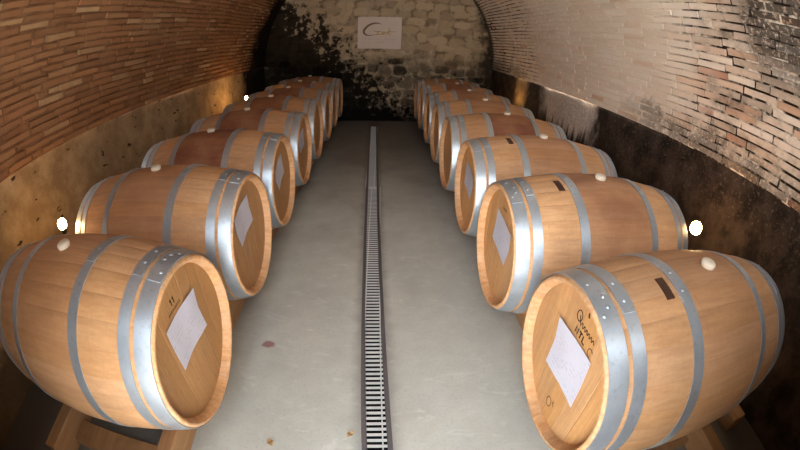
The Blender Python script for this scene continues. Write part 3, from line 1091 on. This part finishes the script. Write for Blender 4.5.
bm = bmesh.new(); box(bm, 1.56, 1.66, 0.36, 0.45, 0.004, 0.10, 0.006)
tag(obj('timber_block', bm, M_rail), 'short timber block on the floor behind the front right barrel', 'block')

# ================================================================== SIGN ON THE BACK WALL
sx0, sx1, sz0, sz1 = -0.425, 0.272, 1.225, 1.755
sgn = empty('wall_sign', ((sx0 + sx1) / 2, YB - 0.03, sz0))
tag(sgn, 'white rectangular sign with a gold swoosh logo on the stone back wall', 'sign')
bm = bmesh.new(); box(bm, -(sx1 - sx0) / 2, (sx1 - sx0) / 2, -0.028, 0.0, 0, sz1 - sz0, 0.003)
obj('board', bm, M_sign, sgn)
SW, SH = sx1 - sx0, sz1 - sz0
def sgp(px, py):   # from the enlarged view of the sign (34..493, 66..392) to sign coordinates
    return ((px - 34) / (493 - 34) * SW - SW / 2, (392 - py) / (392 - 66) * SH)
def sign_strokes(name, L_, mat, label):
    bm = bmesh.new()
    for pts, w in L_: stroke(bm, [sgp(*q) for q in pts], w)
    # strokes lie in the YZ plane facing -x: turn them to face -y
    for v in bm.verts:
        x, y, z = v.co
        v.co = (y, x - 0.0285, z)
    fix(bm)
    o = obj(name, bm, mat, sgn); o['label'] = label
def smooth(pts, n=8):
    out = []
    P = [pts[0]] + list(pts) + [pts[-1]]
    for i in range(1, len(P) - 2):
        p0, p1, p2, p3 = P[i - 1], P[i], P[i + 1], P[i + 2]
        for k in range(n):
            t = k / n
            out.append(tuple(0.5 * (2 * p1[d] + (p2[d] - p0[d]) * t + (2 * p0[d] - 5 * p1[d] + 4 * p2[d] - p3[d]) * t * t + (3 * p1[d] - p0[d] - 3 * p2[d] + p3[d]) * t ** 3) for d in (0, 1)))
    out.append(pts[-1])
    return out
cpts = smooth([(282, 146), (262, 136), (235, 132), (195, 136), (150, 155), (115, 185), (98, 215), (105, 240), (130, 255), (170, 257), (225, 250)])
ww = [0.006 + 0.030 * math.sin(PI * i / (len(cpts) - 1)) ** 1.3 for i in range(len(cpts))]
sign_strokes('logo_swoosh', [(cpts, ww)], M_bronze, 'dark gold letter C swoosh')
scr = [(smooth([(205, 212), (240, 220), (262, 214), (250, 228), (236, 240), (262, 246), (290, 236), (296, 220), (300, 240), (318, 224), (328, 240), (350, 236)]), 0.010),
       (smooth([(200, 214), (260, 218), (340, 222), (432, 216)]), 0.009),
       (smooth([(368, 178), (360, 205), (350, 246)]), 0.011),
       (smooth([(388, 206), (356, 228), (380, 252)]), 0.010),
       (smooth([(225, 248), (270, 246), (320, 242)]), 0.012)]
sign_strokes('logo_script', scr, M_gold, 'gold script lettering')
fa = []
for k, px in enumerate((86, 118, 150, 168, 186, 204, 226, 246, 268, 322, 348, 380, 402, 430)):
    fa.append(([(px - 4, 298), (px, 288), (px + 4, 298)], 0.0045))
for k in range(6):
    px = 232 + 14 * k
    fa.append(([(px, 322), (px + 3, 334), (px + 7, 322)], 0.0045))
for q in fa: sign_strokes('letter', [q], M_faint, 'faint grey small letter')
for (a, b) in ((-SW / 2 + 0.025, 0.025), (SW / 2 - 0.025, 0.025), (-SW / 2 + 0.025, SH - 0.025), (SW / 2 - 0.025, SH - 0.025)):
    bm = bmesh.new()
    q = bmesh.ops.create_uvsphere(bm, u_segments=8, v_segments=5, radius=0.006)
    for v in q['verts']: v.co += Vector((a, -0.028, b))
    obj('screw', bm, M_rivet, sgn)

# ================================================================== LAMPS
def emis(name, c, s):
    g = G(name)
    g.bsdf.inputs['Base Color'].default_value = (0.9, 0.85, 0.75, 1)
    g.bsdf.inputs['Emission Color'].default_value = c
    g.bsdf.inputs['Emission Strength'].default_value = s
    return g.m
M_bulb = emis('lamp_bulb', (1.0, 0.60, 0.24, 1), 55.0)
M_bulb2 = emis('lamp_bulb_far', (1.0, 0.58, 0.22, 1), 150.0)
M_bulb3 = emis('lamp_bulb_dim', (1.0, 0.64, 0.26, 1), 90.0)
def post_lamp(bulb, py, label, br, mat):
    """bare bulb on a thin iron post that stands on the floor between two barrels"""
    bx, by, bz = bulb
    o = Vector((bx, py, 0.0))
    r = empty('post_lamp', o)
    tag(r, label, 'lamp', 'warm lamps behind the barrel rows')
    c = Vector(bulb) - o
    bm = bmesh.new()
    q = bmesh.ops.create_uvsphere(bm, u_segments=24, v_segments=16, radius=br)
    for v in q['verts']:
        v.co = Vector((v.co.x, v.co.y, v.co.z * 1.1)) + c
    ob = obj('bulb', bm, mat, r, True); ob['label'] = 'glowing warm bulb'
    bm = bmesh.new()
    for rg in lathe(bm, [(-0.055, 0.010), (-0.05, 0.016), (-br * 0.90, 0.018), (-br * 0.85, 0.012)], 16, 'Z'):
        for v in rg: v.co += c
    fix(bm); obj('socket', bm, M_iron, r, True, 40)
    bm = bmesh.new()
    tube(bm, [(0, 0, 0.012), (0, 0, 0.3), (0, 0, c.z - 0.10), (0, c.y * 0.5, c.z - 0.075), c + Vector((0, 0, -0.05))], 0.006, 10)
    obj('post', bm, M_iron, r, True, 60)
    bm = bmesh.new(); lathe(bm, [(0.004, 0.0), (0.004, 0.030), (0.012, 0.028), (0.014, 0.0)], 20, 'Z'); bmesh.ops.remove_doubles(bm, verts=bm.verts, dist=1e-5); fix(bm)
    obj('foot', bm, M_iron, r, True, 40)
post_lamp((-1.640, 1.212, 0.663), 1.212, 'glowing lamp just behind the front left barrel', 0.028, M_bulb)
post_lamp((1.560, 1.188, 0.659), 1.188, 'glowing lamp just behind the front right barrel', 0.033, M_bulb)
post_lamp((-1.690, 4.430, 0.700), 4.430, 'tiny far lamp shining above the left row of barrels', 0.022, M_bulb2)
post_lamp((1.600, 4.800, 0.580), 4.800, 'far lamp behind the right row of barrels', 0.022, M_bulb3)

# ================================================================== DRY LEAVES
def leaf(x, y, s, rz, label, seed):
    r = random.Random(seed)
    bm = bmesh.new()
    n = 9
    rows = []
    for i in range(n):
        u = i / (n - 1)
        w = s * 0.34 * math.sin(PI * min(1, u * 0.97 + 0.03)) ** 0.8 * (1 + 0.25 * math.sin(u * 21 + seed))
        z = 0.003 + 0.006 * math.sin(u * 3 + seed) ** 2
        rows.append([bm.verts.new(((u - 0.5) * s, -w, z + 0.008 * abs(math.sin(u * 4)))), bm.verts.new(((u - 0.5) * s, 0, z)), bm.verts.new(((u - 0.5) * s, w, z + 0.007))])
    for p, q in zip(rows, rows[1:]):
        for k in range(2): bm.faces.new((p[k], q[k], q[k + 1], p[k + 1]))
    o = obj('dry_leaf', bm, M_leaf, None, True)
    md = o.modifiers.new('thickness', 'SOLIDIFY'); md.thickness = 0.0008
    o.location = (x, y, 0.004); o.rotation_euler = (0, 0, rz)
    tag(o, label, 'leaf', 'dry leaves on the floor')
leaf(-0.130, 0.730, 0.032, 1.0, 'curled dry leaf on the floor beside the drain', 1)
leaf(-0.440, 0.672, 0.036, 2.2, 'small dry leaf on the floor in front of the left barrel', 4)

# ================================================================== LIGHT
w = bpy.data.worlds.new('daylight'); scn.world = w
w.use_nodes = True
nt = w.node_tree; nt.nodes.clear()
wo = nt.nodes.new('ShaderNodeOutputWorld'); bg = nt.nodes.new('ShaderNodeBackground')
tc = nt.nodes.new('ShaderNodeTexCoord'); sx = nt.nodes.new('ShaderNodeSeparateXYZ')
nt.links.new(tc.outputs['Generated'], sx.inputs[0])
mr = nt.nodes.new('ShaderNodeMapRange'); mr.interpolation_type = 'SMOOTHSTEP'
mr.inputs['From Min'].default_value = -0.9; mr.inputs['From Max'].default_value = 0.7
mr.inputs['To Min'].default_value = 1.6; mr.inputs['To Max'].default_value = 0.5
nt.links.new(sx.outputs[0], mr.inputs['Value'])
rp = nt.nodes.new('ShaderNodeValToRGB'); nt.links.new(sx.outputs[2], rp.inputs[0])
rp.color_ramp.elements[0].position = 0.02; rp.color_ramp.elements[0].color = (0.78, 0.80, 0.82, 1)
rp.color_ramp.elements[1].position = 0.55; rp.color_ramp.elements[1].color = (0.80, 0.90, 1.0, 1)
nt.links.new(rp.outputs[0], bg.inputs['Color'])
ml = nt.nodes.new('ShaderNodeMath'); ml.operation = 'MULTIPLY'; ml.inputs[1].default_value = 6.0
nt.links.new(mr.outputs[0], ml.inputs[0]); nt.links.new(ml.outputs[0], bg.inputs['Strength'])
nt.links.new(bg.outputs[0], wo.inputs[0])
sl = bpy.data.lights.new('sun', 'SUN'); sl.energy = 46.0; sl.angle = math.radians(0.6); sl.color = (1.0, 0.98, 0.95)
so = bpy.data.objects.new('sun', sl); COL.objects.link(so)
so.rotation_euler = (math.radians(-4), math.radians(36), 0)      # from the right, over the wall: lights the courtyard only
# daylight through the open doorway (portal: guides sampling of the sky, adds no light of its own)
pl = bpy.data.lights.new('doorway_portal', 'AREA')
pl.shape = 'RECTANGLE'; pl.size = DX1 - DX0; pl.size_y = DZ
pl.cycles.is_portal = True
po = bpy.data.objects.new('doorway_portal', pl); COL.objects.link(po)
po.location = ((DX0 + DX1) / 2, YO - 0.01, DZ / 2)
po.rotation_euler = (PI / 2, 0, 0)     # shines towards +Y

scn.view_settings.view_transform = 'Standard'
scn.view_settings.look = 'None'
scn.view_settings.gamma = 1.0
scn.view_settings.use_curve_mapping = False
scn.view_settings.exposure = 0.58
scn.cycles.max_bounces = 10
scn.cycles.diffuse_bounces = 6
scn.cycles.sample_clamp_indirect = 8.0
